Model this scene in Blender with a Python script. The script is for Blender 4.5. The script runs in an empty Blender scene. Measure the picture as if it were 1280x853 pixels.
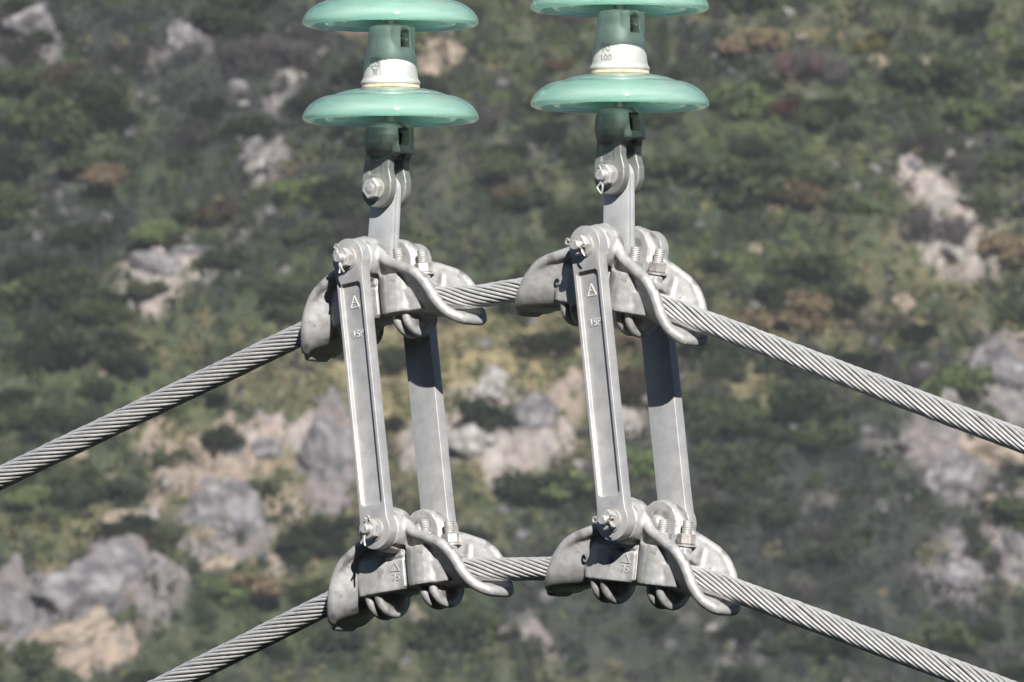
import bpy, bmesh, math, random
import numpy as np
from mathutils import Vector, Matrix, noise
R = math.radians
PI = math.pi
sc = bpy.context.scene
COL = sc.collection
rng = random.Random(7)

# ------------------------------------------------------------------ camera
ELEV = R(3.3)
DIST = 22.0
PX = 0.00116                         # metres per photo pixel at the fittings
cam_d = bpy.data.cameras.new('camera')
cam = bpy.data.objects.new('camera', cam_d); COL.objects.link(cam)
vd = Vector((0, math.cos(ELEV), math.sin(ELEV)))
cam.location = -DIST * vd
cam.rotation_euler = (R(90) + ELEV, 0, 0)
cam_d.sensor_width = 36
cam_d.lens = 36 * DIST / (1280 * PX)
cam_d.clip_start = 1; cam_d.clip_end = 5000
cam_d.dof.use_dof = True
cam_d.dof.focus_distance = DIST - 0.1
cam_d.dof.aperture_fstop = 46
sc.camera = cam

# ------------------------------------------------------------------ light
SUN_EL, SUN_AZ = 31.0, 10.0           # azimuth right of the direction back to the camera
s_dir = Vector((math.cos(R(SUN_EL)) * math.sin(R(SUN_AZ)), -math.cos(R(SUN_EL)) * math.cos(R(SUN_AZ)), math.sin(R(SUN_EL))))
w = bpy.data.worlds.new('World'); sc.world = w; w.use_nodes = True
nt = w.node_tree
bgn = nt.nodes['Background']
sky = nt.nodes.new('ShaderNodeTexSky'); sky.sky_type = 'NISHITA'; sky.sun_disc = False
sky.sun_elevation = R(SUN_EL); sky.sun_rotation = math.atan2(s_dir.x, s_dir.y)
sky.altitude = 2600; sky.air_density = .3; sky.dust_density = 0; sky.ozone_density = .3
nt.links.new(sky.outputs[0], bgn.inputs[0]); bgn.inputs[1].default_value = 0.05
sl = bpy.data.lights.new('sun', 'SUN'); sl.energy = 5.0; sl.angle = R(0.5); sl.color = (1, .972, .938)
so = bpy.data.objects.new('sun', sl); COL.objects.link(so)
so.rotation_euler = s_dir.to_track_quat('Z', 'Y').to_euler()
sc.view_settings.view_transform = 'Standard'; sc.view_settings.look = 'None'
sc.view_settings.exposure = 1.12; sc.view_settings.gamma = 1

# ------------------------------------------------------------------ helpers
def tag(o, label=None, cat=None, group=None, kind=None):
    if label: o['label'] = label
    if cat: o['category'] = cat
    if group: o['group'] = group
    if kind: o['kind'] = kind
    return o
def obj(name, me, mat=None, parent=None):
    o = bpy.data.objects.new(name, me); COL.objects.link(o)
    if mat is not None and me.materials and me.materials[0] is None: me.materials[0] = mat
    elif mat is not None and not me.materials: me.materials.append(mat)
    if parent: o.parent = parent
    return o
def empty(name, M, label, cat, group=None):
    o = bpy.data.objects.new(name, None); COL.objects.link(o)
    o.empty_display_size = .02
    o.matrix_world = M
    return tag(o, label, cat, group)
def copy_tree(o, parent=None, M=None):
    c = o.copy(); COL.objects.link(c)
    if parent: c.parent = parent
    if M is not None: c.matrix_world = M
    for ch in list(o.children): copy_tree(ch, c)
    return c
def mesh_of(bm, name, smooth=True, ang=None):
    bmesh.ops.recalc_face_normals(bm, faces=bm.faces)
    me = bpy.data.meshes.new(name); bm.to_mesh(me); bm.free()
    me.shade_smooth() if smooth else None
    if smooth and ang: me.set_sharp_from_angle(angle=R(ang))
    return me
MM = .001
def tube(bm, pts, rad, n=10, caps=True):
    """round tube along pts (mm); rad is a number or list"""
    pts = [Vector(p) for p in pts]; m = len(pts)
    if not hasattr(rad, '__len__'): rad = [rad] * m
    t0 = (pts[1] - pts[0]).normalized()
    ref = Vector((0, 0, 1)) if abs(t0.z) < .9 else Vector((1, 0, 0))
    u = t0.cross(ref).normalized()
    rings = []
    for i, p in enumerate(pts):
        t = (pts[min(i + 1, m - 1)] - pts[max(i - 1, 0)]).normalized()
        u = (u - t * u.dot(t)).normalized(); v = t.cross(u)
        rings.append([bm.verts.new(p + (u * math.cos(2 * PI * k / n) + v * math.sin(2 * PI * k / n)) * rad[i]) for k in range(n)])
    for a, b in zip(rings, rings[1:]):
        for k in range(n):
            bm.faces.new((a[k], a[(k + 1) % n], b[(k + 1) % n], b[k]))
    if caps:
        bm.faces.new(rings[0][::-1]); bm.faces.new(rings[-1])
def rounded_tube(bm, pts, rad, n=12):
    """tube with hemispherical ends"""
    pts = [Vector(p) for p in pts]; m = len(pts)
    if not hasattr(rad, '__len__'): rad = [rad] * m
    t0 = (pts[0] - pts[1]).normalized(); t1 = (pts[-1] - pts[-2]).normalized()
    P, Q = [], []
    for a in (80, 55, 28): P.append(pts[0] + t0 * rad[0] * math.sin(R(a))); Q.append(rad[0] * math.cos(R(a)))
    P += pts; Q += list(rad)
    for a in (28, 55, 80): P.append(pts[-1] + t1 * rad[-1] * math.sin(R(a))); Q.append(rad[-1] * math.cos(R(a)))
    tube(bm, P, Q, n)
def prism(bm, poly, axis, a, b, poly2=None):
    """poly (2D) extruded along axis from a to b; axis 'y': poly=(x,z), 'z': poly=(x,y), 'x': poly=(y,z)"""
    def P(p, t):
        return {'y': (p[0], t, p[1]), 'z': (p[0], p[1], t), 'x': (t, p[0], p[1])}[axis]
    A = [bm.verts.new(P(p, a)) for p in poly]; B = [bm.verts.new(P(p, b)) for p in (poly2 or poly)]
    n = len(poly)
    bm.faces.new(A); bm.faces.new(B[::-1])
    for i in range(n): bm.faces.new((A[i], B[i], B[(i + 1) % n], A[(i + 1) % n]))
def box(bm, x0, x1, y0, y1, z0, z1): prism(bm, [(x0, y0), (x1, y0), (x1, y1), (x0, y1)], 'z', z0, z1)
def lathe(bm, prof, n=48, axis='z', c=(0, 0, 0), closed=False):
    rings = []
    for r, h in prof:
        ring = []
        for k in range(n):
            a = 2 * PI * k / n
            x, y = r * math.cos(a), r * math.sin(a)
            p = {'z': (x, y, h), 'y': (x, h, y), 'x': (h, x, y)}[axis]
            ring.append(bm.verts.new((p[0] + c[0], p[1] + c[1], p[2] + c[2])))
        rings.append(ring)
    pairs = list(zip(rings, rings[1:])) + ([(rings[-1], rings[0])] if closed else [])
    for A, B in pairs:
        for k in range(n): bm.faces.new((A[k], A[(k + 1) % n], B[(k + 1) % n], B[k]))
    if not closed:
        bm.faces.new(rings[0][::-1]); bm.faces.new(rings[-1])
def ellipsoid(bm, c, r, n=20):
    s = bmesh.ops.create_uvsphere(bm, u_segments=n, v_segments=n // 2, radius=1)
    for v in s['verts']: v.co = Vector((v.co.x * r[0] + c[0], v.co.y * r[1] + c[1], v.co.z * r[2] + c[2]))
def smooth_path(pts, n):
    """Catmull-Rom through pts, n samples per span"""
    pts = [Vector(p) for p in pts]; out = []
    for i in range(len(pts) - 1):
        p0 = pts[max(i - 1, 0)]; p1 = pts[i]; p2 = pts[i + 1]; p3 = pts[min(i + 2, len(pts) - 1)]
        for k in range(n):
            t = k / n
            out.append(.5 * ((2 * p1) + (p2 - p0) * t + (2 * p0 - 5 * p1 + 4 * p2 - p3) * t * t + (3 * p1 - p0 - 3 * p2 + p3) * t ** 3))
    out.append(pts[-1]); return out
def cast(build, name, voxel=1.6, smooth=4, cut=None, scale=MM):
    """overlapping solids (mm) fused into one cast surface"""
    bm = bmesh.new(); build(bm)
    bmesh.ops.scale(bm, vec=(scale,) * 3, verts=bm.verts)
    me = mesh_of(bm, name)
    o = bpy.data.objects.new('tmp', me); COL.objects.link(o)
    rm = o.modifiers.new('r', 'REMESH'); rm.mode = 'VOXEL'; rm.voxel_size = voxel * scale
    if cut:
        bc = bmesh.new(); cut(bc); bmesh.ops.scale(bc, vec=(scale,) * 3, verts=bc.verts)
        co = bpy.data.objects.new('cutter', mesh_of(bc, 'cut')); COL.objects.link(co)
        cr_ = co.modifiers.new('r', 'REMESH'); cr_.mode = 'VOXEL'; cr_.voxel_size = voxel * scale
        b = o.modifiers.new('b', 'BOOLEAN'); b.operation = 'DIFFERENCE'; b.object = co; b.solver = 'EXACT'
        rm2 = o.modifiers.new('r2', 'REMESH'); rm2.mode = 'VOXEL'; rm2.voxel_size = voxel * scale
    if smooth:
        sm = o.modifiers.new('s', 'SMOOTH'); sm.iterations = smooth; sm.factor = .5
    dg = bpy.context.evaluated_depsgraph_get(); dg.update()
    res = bpy.data.meshes.new_from_object(o.evaluated_get(dg)); res.name = name
    bpy.data.objects.remove(o)
    if cut: bpy.data.objects.remove(co)
    res.materials.clear(); res.shade_smooth()
    return res
def hard(build, name, bevel=0.0, scale=MM, ang=35, seg=2):
    bm = bmesh.new(); build(bm)
    bmesh.ops.recalc_face_normals(bm, faces=bm.faces)
    if bevel:
        es = [e for e in bm.edges if len(e.link_faces) == 2 and e.calc_face_angle(0) > R(40)]
        bmesh.ops.bevel(bm, geom=es, offset=bevel, segments=seg, affect='EDGES', profile=.5)
    bmesh.ops.scale(bm, vec=(scale,) * 3, verts=bm.verts)
    return mesh_of(bm, name, True, ang)
def text_mesh(txt, size, extrude, font_shear=0):
    cu = bpy.data.curves.new('lettering', 'FONT'); cu.body = txt; cu.size = size * MM; cu.extrude = extrude * MM
    cu.align_x = 'CENTER'; cu.align_y = 'CENTER'; cu.resolution_u = 3; cu.bevel_depth = .12 * MM * size / 10
    o = bpy.data.objects.new('t', cu); COL.objects.link(o)
    dg = bpy.context.evaluated_depsgraph_get(); dg.update()
    me = bpy.data.meshes.new_from_object(o.evaluated_get(dg)); bpy.data.objects.remove(o)
    me.materials.clear(); me.name = 'lettering'
    return me

# ------------------------------------------------------------------ materials
def new_mat(name):
    m = bpy.data.materials.new(name); m.use_nodes = True
    return m, m.node_tree, m.node_tree.nodes['Principled BSDF']
def metal(name, c1, c2, rough=(.42, .62), metallic=.35, scale=60, bump=.25, spots=None, spec=.5):
    m, t, b = new_mat(name); N = t.nodes; L = t.links
    tc = N.new('ShaderNodeTexCoord')
    n1 = N.new('ShaderNodeTexNoise'); n1.inputs['Scale'].default_value = scale; n1.inputs['Detail'].default_value = 6; n1.inputs['Roughness'].default_value = .6
    L.new(tc.outputs['Object'], n1.inputs['Vector'])
    cr = N.new('ShaderNodeValToRGB'); cr.color_ramp.elements[0].position = .36; cr.color_ramp.elements[1].position = .66
    cr.color_ramp.elements[0].color = (*c1, 1); cr.color_ramp.elements[1].color = (*c2, 1)
    L.new(n1.outputs['Fac'], cr.inputs['Fac'])
    col = cr.outputs['Color']
    if spots:
        n3 = N.new('ShaderNodeTexNoise'); n3.inputs['Scale'].default_value = spots[2]; n3.inputs['Detail'].default_value = 8
        L.new(tc.outputs['Object'], n3.inputs['Vector'])
        r3 = N.new('ShaderNodeMapRange'); r3.inputs[1].default_value = spots[1]; r3.inputs[2].default_value = spots[1] + .09
        L.new(n3.outputs['Fac'], r3.inputs[0])
        mx = N.new('ShaderNodeMix'); mx.data_type = 'RGBA'
        L.new(r3.outputs[0], mx.inputs[0]); L.new(col, mx.inputs[6]); mx.inputs[7].default_value = (*spots[0], 1)
        col = mx.outputs[2]
    L.new(col, b.inputs['Base Color'])
    n2 = N.new('ShaderNodeTexNoise'); n2.inputs['Scale'].default_value = scale * 9; n2.inputs['Detail'].default_value = 4
    L.new(tc.outputs['Object'], n2.inputs['Vector'])
    mr = N.new('ShaderNodeMapRange'); mr.inputs[3].default_value = rough[0]; mr.inputs[4].default_value = rough[1]
    L.new(n1.outputs['Fac'], mr.inputs[0]); L.new(mr.outputs[0], b.inputs['Roughness'])
    bp = N.new('ShaderNodeBump'); bp.inputs['Strength'].default_value = bump; bp.inputs['Distance'].default_value = .0006
    ad = N.new('ShaderNodeMath'); ad.operation = 'ADD'
    L.new(n1.outputs['Fac'], ad.inputs[0]); L.new(n2.outputs['Fac'], ad.inputs[1])
    L.new(ad.outputs[0], bp.inputs['Height']); L.new(bp.outputs[0], b.inputs['Normal'])
    b.inputs['Metallic'].default_value = metallic; b.inputs['Specular IOR Level'].default_value = spec
    return m
M_CAST = metal('cast_aluminium', (.30, .297, .293), (.42, .416, .41), (.42, .6), .4, 80, .6, ((.20, .19, .182), .58, 34))
M_STRAP = metal('galvanised_strap', (.34, .338, .336), (.415, .412, .41), (.42, .58), .45, 50, .25, ((.31, .30, .29), .66, 45))
M_LINK = metal('galvanised_link', (.40, .405, .405), (.50, .505, .505), (.35, .5), .45, 35, .1)
M_SOCK = metal('galvanised_socket', (.165, .17, .16), (.25, .255, .24), (.45, .6), .5, 45, .25)
M_CAP = metal('galvanised_cap', (.37, .375, .36), (.50, .50, .48), (.4, .55), .25, 30, .2, ((.48, .44, .36), .66, 40))
M_BOLT = metal('zinc_bolt', (.36, .355, .34), (.50, .49, .475), (.35, .5), .5, 160, .2, ((.30, .22, .15), .62, 120))
M_RUSTNUT = metal('dull_nut', (.26, .245, .23), (.38, .36, .34), (.4, .6), .5, 160, .25)
M_STRAND = metal('aluminium_strand', (.62, .61, .60), (.76, .75, .74), (.32, .44), .6, 70, .1, ((.50, .49, .48), .62, 60))
M_CORE = metal('cable_core', (.03, .03, .03), (.05, .05, .05), (.5, .6), .3, 60, .1)  # near-black colour puts groove shade between the strands
M_CEMENT = metal('cement_ring', (.42, .30, .17), (.62, .52, .36), (.7, .85), 0, 90, .5)
M_CAPMARK = metal('cap_mark', (.26, .265, .255), (.34, .34, .33), (.5, .6), .2, 100, .1)
M_MARK = metal('raised_mark', (.42, .415, .41), (.50, .495, .49), (.4, .5), .3, 100, .1)
M_DARKMARK = metal('sunk_mark', (.20, .20, .19), (.28, .28, .26), (.6, .7), .1, 100, .1)

def glass_mat():
    m, t, b = new_mat('green_glass'); N = t.nodes; L = t.links
    b.inputs['Base Color'].default_value = (.30, .74, .56, 1); b.inputs['Roughness'].default_value = .05
    b.inputs['IOR'].default_value = 1.5; b.inputs['Coat Weight'].default_value = .6; b.inputs['Coat Roughness'].default_value = .04
    tc = N.new('ShaderNodeTexCoord'); n = N.new('ShaderNodeTexNoise'); n.inputs['Scale'].default_value = 9; n.inputs['Detail'].default_value = 5
    mp = N.new('ShaderNodeMapping'); mp.inputs['Scale'].default_value = (.7, .7, 9)
    L.new(tc.outputs['Object'], mp.inputs[0]); L.new(mp.outputs[0], n.inputs['Vector'])
    cr = N.new('ShaderNodeValToRGB'); cr.color_ramp.elements[0].position = .35; cr.color_ramp.elements[1].position = .68
    cr.color_ramp.elements[0].color = (.42, .74, .65, 1); cr.color_ramp.elements[1].color = (.82, .95, .90, 1)  # pale and teal streaks paint highlight and reflection bands into the glass colour
    L.new(n.outputs['Fac'], cr.inputs[0]); L.new(cr.outputs[0], b.inputs['Base Color'])
    bp = N.new('ShaderNodeBump'); bp.inputs['Strength'].default_value = .5; bp.inputs['Distance'].default_value = .003
    L.new(n.outputs['Fac'], bp.inputs['Height']); L.new(bp.outputs[0], b.inputs['Normal'])
    b.inputs['Transmission Weight'].default_value = .74
    tr = N.new('ShaderNodeBsdfTransparent'); tr.inputs[0].default_value = (.84, .92, .88, 1)
    tl = N.new('ShaderNodeBsdfTranslucent'); tl.inputs[0].default_value = (.60, .88, .78, 1)
    m1 = N.new('ShaderNodeMixShader'); m1.inputs[0].default_value = .20
    m2 = N.new('ShaderNodeMixShader'); m2.inputs[0].default_value = .12
    out = N['Material Output']
    L.new(b.outputs[0], m1.inputs[1]); L.new(tl.outputs[0], m1.inputs[2])
    L.new(m1.outputs[0], m2.inputs[1]); L.new(tr.outputs[0], m2.inputs[2]); L.new(m2.outputs[0], out.inputs[0])
    return m
M_GLASS = glass_mat()

# ------------------------------------------------------------------ frames of the hanging set
TH = R(40)
FR = Matrix(((math.cos(TH), math.sin(TH), 0, 0), (-math.sin(TH), math.cos(TH), 0, 0), (0, 0, 1, 0), (0, 0, 0, 1)))
C0 = Vector((-.0215 + .006 * math.sin(TH), .006 * math.cos(TH), .1257))
SEP = .2242
SEPI = .2172; SHI = .0086                        # the strings hang a little closer together than the clamps
LX, LZ = .0515, .3967                # the lower clamps hang this far along and below
LST = math.hypot(LX, LZ); LANG = math.atan2(LX, LZ)
ASM = Matrix.Translation(C0) @ FR    # frame of the whole set: x along the cables, y across, z up
def at(x, y, z): return ASM @ Matrix.Translation((x, y, z))
UP = [(-SEP, R(-7)), (SEP, R(10))]
LOW = [(-SEP + LX, R(-7)), (SEP + LX, R(6.5))]

# ------------------------------------------------------------------ suspension clamp (mm, origin on the pin axis)
RIM = [(0, 27, 38), (17, 21, 38), (28, 9, 38), (44, -9, 43), (72, -22, 47), (101, -36, 50), (121, -57, 50), (134, -82, 47), (146, -101, 37), (159, -112, 22)]
def rim_pts(sx, sy, n=5):
    kx = 1 if sx > 0 else .955
    return [Vector((sx * p.x * kx, sy * p.z, p.y)) for p in smooth_path([(a, b, c) for a, b, c in RIM], n)]
def sst(a, b, v): t = min(1, max(0, (v - a) / (b - a))); return t * t * (3 - 2 * t)
def zbot(x): return -92 - 17 * (x / 165) ** 2
def trough(bm):
    half = rim_pts(1, 1, 5)
    st = [Vector((-p.x * .955, p.y, p.z)) for p in half[::-1]] + half[1:]
    G = []; nv = 14
    for p in st:
        ax = abs(p.x); Rr = Vector((p.x, p.y, min(p.z, 5)))
        B = Vector((p.x * .985, 0, zbot(ax) - (3 if ax > 150 else 0)))
        e = sst(55, 125, ax) * (1 if p.x < 0 else .55); y1 = min(29 + 9 * e, p.y * .97)
        P1 = Vector((B.x, y1, B.z)); P2 = Vector((p.x, (25 + (p.y - 25) * .35) * (1 - e) + max(p.y, 34) * 1.02 * e if p.y > 25 else p.y * 1.1, B.z + .38 * (Rr.z - B.z)))
        row = []
        for k in range(nv + 1):
            t = k / nv
            row.append(B * (1 - t) ** 3 + P1 * 3 * t * (1 - t) ** 2 + P2 * 3 * t * t * (1 - t) + Rr * t ** 3)
        G.append([Vector((q.x, -q.y, q.z)) for q in row[::-1]] + row[1:])
    ni, nj = len(G), len(G[0]); T = 7.5
    inner = []
    for i in range(ni):
        r = []
        for j in range(nj):
            a = G[min(i + 1, ni - 1)][j] - G[max(i - 1, 0)][j]; b = G[i][min(j + 1, nj - 1)] - G[i][max(j - 1, 0)]
            nn = a.cross(b).normalized()
            c = Vector((G[i][j].x, 0, -62))
            if nn.dot(c - G[i][j]) < 0: nn = -nn
            r.append(G[i][j] + nn * T)
        inner.append(r)
    out = []
    for i in range(ni):
        e = sst(60, 120, abs(G[i][0].x)); r = []
        for j in range(nj):
            nn = (inner[i][j] - G[i][j]).normalized()
            q = G[i][j] - nn * (7.0 if G[i][0].x < 0 else .8) * e; r.append(q)
        out.append(r)
    O = [[bm.verts.new(q) for q in row] for row in out]; I = [[bm.verts.new(q) for q in row] for row in inner]
    for i in range(ni - 1):
        for j in range(nj - 1):
            bm.faces.new((O[i][j], O[i + 1][j], O[i + 1][j + 1], O[i][j + 1]))
            bm.faces.new((I[i][j], I[i][j + 1], I[i + 1][j + 1], I[i + 1][j]))
        bm.faces.new((O[i][0], I[i][0], I[i + 1][0], O[i + 1][0]))
        bm.faces.new((O[i][-1], O[i + 1][-1], I[i + 1][-1], I[i][-1]))
    for j in range(nj - 1):
        bm.faces.new((O[0][j], O[0][j + 1], I[0][j + 1], I[0][j]))
        bm.faces.new((O[-1][j], I[-1][j], I[-1][j + 1], O[-1][j + 1]))
def clamp_body(bm):
    trough(bm)
    for sy in (-1, 1):
        rt = rim_pts(1, sy, 6); lf = rim_pts(-1, sy, 6)
        path = lf[::-1] + rt[1:]
        path = [Vector((q.x, q.y, q.z - 5)) if False else q for q in path]
        rounded_tube(bm, path[4:-1], [8.3] * (len(path) - 5), 12)
        # ear plate and hub
        arc = [(32 * math.cos(R(a)), 32 * math.sin(R(a))) for a in range(-20, 201, 10)]
        prism(bm, [(50, -84), (56, -36), (42, -16)] + arc + [(-42, -16), (-56, -36), (-50, -84)], 'y', sy * 27, sy * 36)
        lathe(bm, [(33, sy * 27), (33, sy * 48), (30, sy * 60.2)], 40, 'y')
        # sleeve bosses
        b1 = lambda yi: [(x, sy * y) for x, y in [(-78, yi), (-78, 37), (-72, 40), (-50, 43), (-28, 43), (-17, 39.5), (11, 34.8), (12, min(yi, 33))]]
        prism(bm, b1(36.5), 'z', -36, -88, [(x * .97 - 1, y) for x, y in b1(24)])
        b2 = [(21, 32), (23, 38), (29, 44), (39, 48.5), (51, 50), (62, 48.5), (72, 44), (79, 38.5), (84, 34.6)]
        top = [(x, sy * y) for x, y in [(21, 30), ] + b2 + [(84, 34.5), (60, 39), (40, 36)]]
        bot = [(21 + (x - 21) * .95, sy * y) for x, y in [(21, 24)] + b2 + [(84, 24), (60, 24), (40, 24)]]
        prism(bm, top, 'z', -30, -87, bot)
        f2 = [(70, 43.5), (80, 42), (92, 38.5), (103, 33.5)]
        prism(bm, [(x, sy * y) for x, y in [(70, 41)] + f2 + [(103, 32.5)]], 'z', -56, -88, [(x * .97, sy * (y - 4)) for x, y in [(70, 24)] + f2 + [(103, 24)]])
        # triangular web above the lettered panel
        prism(bm, [(12, -40), (-14, -40), (10, -6)], 'y', sy * 25, sy * 36)
    for cx in (-52, 52):
        ellipsoid(bm, (cx, 0, -89), (33, 27, 25))
        for dx in (-9, 9):
            tube(bm, smooth_path([(cx + dx, sy_ * y_, z_) for sy_, L_ in ((-1, 1), (1, -1)) for y_, z_ in [(31, -85), (29, -98), (20, -109), (7, -115)][::L_]], 4), 6.8, 12)
    for sx in (-1, 1):   # lip at each mouth
        e = rim_pts(sx, 1, 6)[-1]
        tube(bm, smooth_path([(e.x, e.y, e.z), (e.x * 1.0, 10, e.z - 1), (e.x, -10, e.z - 1), (e.x, -e.y, e.z)], 4), 8, 12)
def clamp_cut(bm):
    for sy in (-1, 1):
        box(bm, -17, 13.5, min(sy * 33, sy * 59), max(sy * 33, sy * 59), -43.5, -39.5)
        # slot between the bosses
        box(bm, 13.5, 19.5, min(sy * 30, sy * 60), max(sy * 30, sy * 60), -96, -22)
ME_BODY = cast(clamp_body, 'clamp_body', 1.5, 8, clamp_cut)
ME_BODY_L = ME_BODY.copy()           # the two left castings: their outer jaw is a little shorter and deeper
for v in ME_BODY_L.vertices:
    e_ = sst(.055, .15, -v.co.x); v.co.x += .011 * e_; v.co.z -= .006 * e_
def keeper(bm):
    poly = []
    for a in range(0, 181, 15): poly.append((27 * math.cos(R(a)), -66 + 27 * math.sin(R(a))))
    for a in range(180, -1, -15): poly.append((18 * math.cos(R(a)), -66 + 18 * math.sin(R(a))))
    prism(bm, poly, 'x', -88, 88)
    for cx in (-54, 54): box(bm, cx - 17, cx + 17, -22, 22, -53, -31)
    box(bm, -80, 80, -5, 5, -50, -30)
ME_KEEP = cast(keeper, 'keeper', 1.8, 3)
def hexa(bm, r, y0, y1, axis='z', c=(0, 0, 0), ch=1.5):
    s = 1 if y1 > y0 else -1
    rings = []
    for rr, h in ((r - ch, y0), (r, y0 + s * ch), (r, y1 - s * ch), (r - ch, y1)):
        ring = []
        for k in range(6):
            a = PI / 3 * k + (.25 if axis == 'y' else .1)
            x, y = rr * math.cos(a), rr * math.sin(a)
            p = {'z': (x, y, h), 'y': (x, h, y)}[axis]
            ring.append(bm.verts.new((p[0] + c[0], p[1] + c[1], p[2] + c[2])))
        rings.append(ring)
    for A, B in zip(rings, rings[1:]):
        for k in range(6): bm.faces.new((A[k], A[(k + 1) % 6], B[(k + 1) % 6], B[k]))
    bm.faces.new(rings[0][::-1]); bm.faces.new(rings[-1])
def thread(bm, r, z0, z1, axis='z', c=(0, 0, 0), pitch=2.6):
    prof = []; z = z0; k = 0; s = 1 if z1 > z0 else -1
    while (z - z1) * s < 0:
        prof.append((r if k % 2 else r - .9, z)); z += s * pitch / 2; k += 1
    prof.append((r - 1.5, z1))
    lathe(bm, prof, 20, axis, c)
ME_STUD = hard(lambda b: (thread(b, 7.6, -52, 8)), 'stud')
ME_NUT = hard(lambda b: (hexa(b, 13.5, -26, -11), lathe(b, [(15.5, -29), (15.5, -26.2)], 24)), 'nut')
# cross pin through strap and hub: shank, washer, nut, split pin
def pin_long(bm):
    lathe(bm, [(6, -102), (7.2, -100.5), (7.2, 100.5), (6, 102)], 24, 'y')
def pin_short(bm):
    lathe(bm, [(6, -102), (7.2, -100.5), (7.2, -26), (4, -26)], 24, 'y')
    lathe(bm, [(11.5, -27), (12, -21), (9, -16.5), (4, -14.5)], 24, 'y')
def washer_nut(bm, s=-1):
    lathe(bm, [(17, s * 78.6), (17, s * 81)], 28, 'y')
    hexa(bm, 15.5, s * 81.2, s * 92.5, 'y')
def split_pin(bm, y=-97.5):
    tube(bm, smooth_path([(0, y, 13), (-4, y, 17), (0, y, 20), (4, y, 17), (0, y, 13), (.5, y, -9), (2, y - 1, -17), (6, y - 2, -24)], 4), 1.5, 6)
    tube(bm, smooth_path([(-1, y, 12), (-1.5, y, -9), (-3, y + 1, -16), (-5, y, -22)], 3), 1.4, 6)
def split_pin_bent(bm, y=-97.5):
    tube(bm, smooth_path([(-12, y, 3), (-17, y, 6), (-19, y, 1), (-15, y, -2), (9, y, 0), (15, y - 1, 5), (21, y, 4)], 4), 1.5, 6)
    tube(bm, smooth_path([(-12, y, -2), (9, y, -1.5), (14, y, -7), (20, y + 1, -12)], 3), 1.4, 6)
ME_PINL = hard(pin_long, 'cross_pin'); ME_PINS = hard(pin_short, 'cross_pin')
def mir(build):
    def f(bm):
        build(bm)
        for v in bm.verts: v.co.y = -v.co.y
    return f
ME_PINS2 = hard(mir(pin_short), 'cross_pin')
ME_WNUT = hard(washer_nut, 'cross_pin_nut'); ME_WNUT2 = hard(mir(washer_nut), 'cross_pin_nut')
ME_SPLIT = hard(split_pin, 'split_pin'); ME_SPLIT2 = hard(mir(split_pin), 'split_pin')
ME_SPLITB = hard(split_pin_bent, 'split_pin')
# lettering on the boss panel
def tri_outline(bm, w, h, t, d, cx=0, cz=0, bar=True):
    """triangle outline standing in the x-z plane, proud by d toward -y"""
    P = [(cx - w / 2, cz - h / 2), (cx + w / 2, cz - h / 2), (cx, cz + h / 2)]
    for a, b in zip(P, P[1:] + P[:1]): tube(bm, [(a[0], 0, a[1]), (b[0], 0, b[1])], t, 5)
    if bar: tube(bm, [(cx - w * .28, 0, cz - h * .08), (cx + w * .28, 0, cz - h * .08)], t * .8, 5)
ME_TRI_S = hard(lambda b: tri_outline(b, 15.5, 17, 1.3, 1), 'triangle_mark')
ME_TRI_P = hard(lambda b: tri_outline(b, 15, 13, .9, 1, bar=False), 'triangle_mark')
ME_15 = text_mesh('15P', 15, .8)
ME_75 = text_mesh('75', 15, .6)
ME_WS = text_mesh('WS7', 8.5, .5)
def lay(me, M): o = me.copy(); o.transform(M); return o
FACE = Matrix(((1, 0, 0, 0), (0, 0, 1, 0), (0, 1, 0, 0), (0, 0, 0, 1)))     # text plane -> x-z plane facing -y
FACE = Matrix.Rotation(R(90), 4, 'X')

brng = random.Random(3)
def turn(o, a=None): o.rotation_euler = (0, brng.uniform(-.5, .5) if a is None else a, 0); return o
def make_clamp(M, label, long_pin, split, body=None):
    t = empty('suspension_clamp', M, label, 'cable clamp', 'suspension clamps gripping the two cables')
    obj('body', body or ME_BODY, M_CAST, t)
    obj('keeper', ME_KEEP, M_CAST, t)
    for cx in (-54, 54):
        for sy in (-1, 1):
            s = obj('stud', ME_STUD, M_BOLT, t); s.location = (cx * MM, sy * 27 * MM, 0)
            n = obj('nut', ME_NUT, None, s); n.rotation_euler = (0, 0, brng.uniform(0, 1))
            if not n.data.materials: n.data.materials.append(M_RUSTNUT)
    if long_pin:
        p = obj('cross_pin', ME_PINL, M_BOLT, t)
        turn(obj('nut', ME_WNUT, M_BOLT, p)); turn(obj('nut', ME_WNUT2, M_BOLT, p))
        turn(obj('split_pin', ME_SPLITB if split else ME_SPLIT, M_BOLT, p), brng.uniform(-.15, .3))
    else:
        p = obj('cross_pin', ME_PINS, M_BOLT, t); turn(obj('nut', ME_WNUT, M_BOLT, p)); turn(obj('split_pin', ME_SPLITB if split else ME_SPLIT, M_BOLT, p), brng.uniform(-.2, .5))
        q = obj('cross_pin', ME_PINS2, M_BOLT, t); obj('nut', ME_WNUT2, M_BOLT, q); obj('split_pin', ME_SPLIT2, M_BOLT, q)
    l = obj('triangle_mark', ME_TRI_P, M_CAST, t); l.location = (-2 * MM, -37.4 * MM, -53 * MM); l.rotation_euler = (0, 0, R(7))
    l = obj('lettering', ME_75, M_CAST, t); l.matrix_local = Matrix.Translation((-2 * MM, -37.1 * MM, -69 * MM)) @ Matrix.Rotation(R(7), 4, 'Z') @ FACE
    return t
CL = {}
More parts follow.
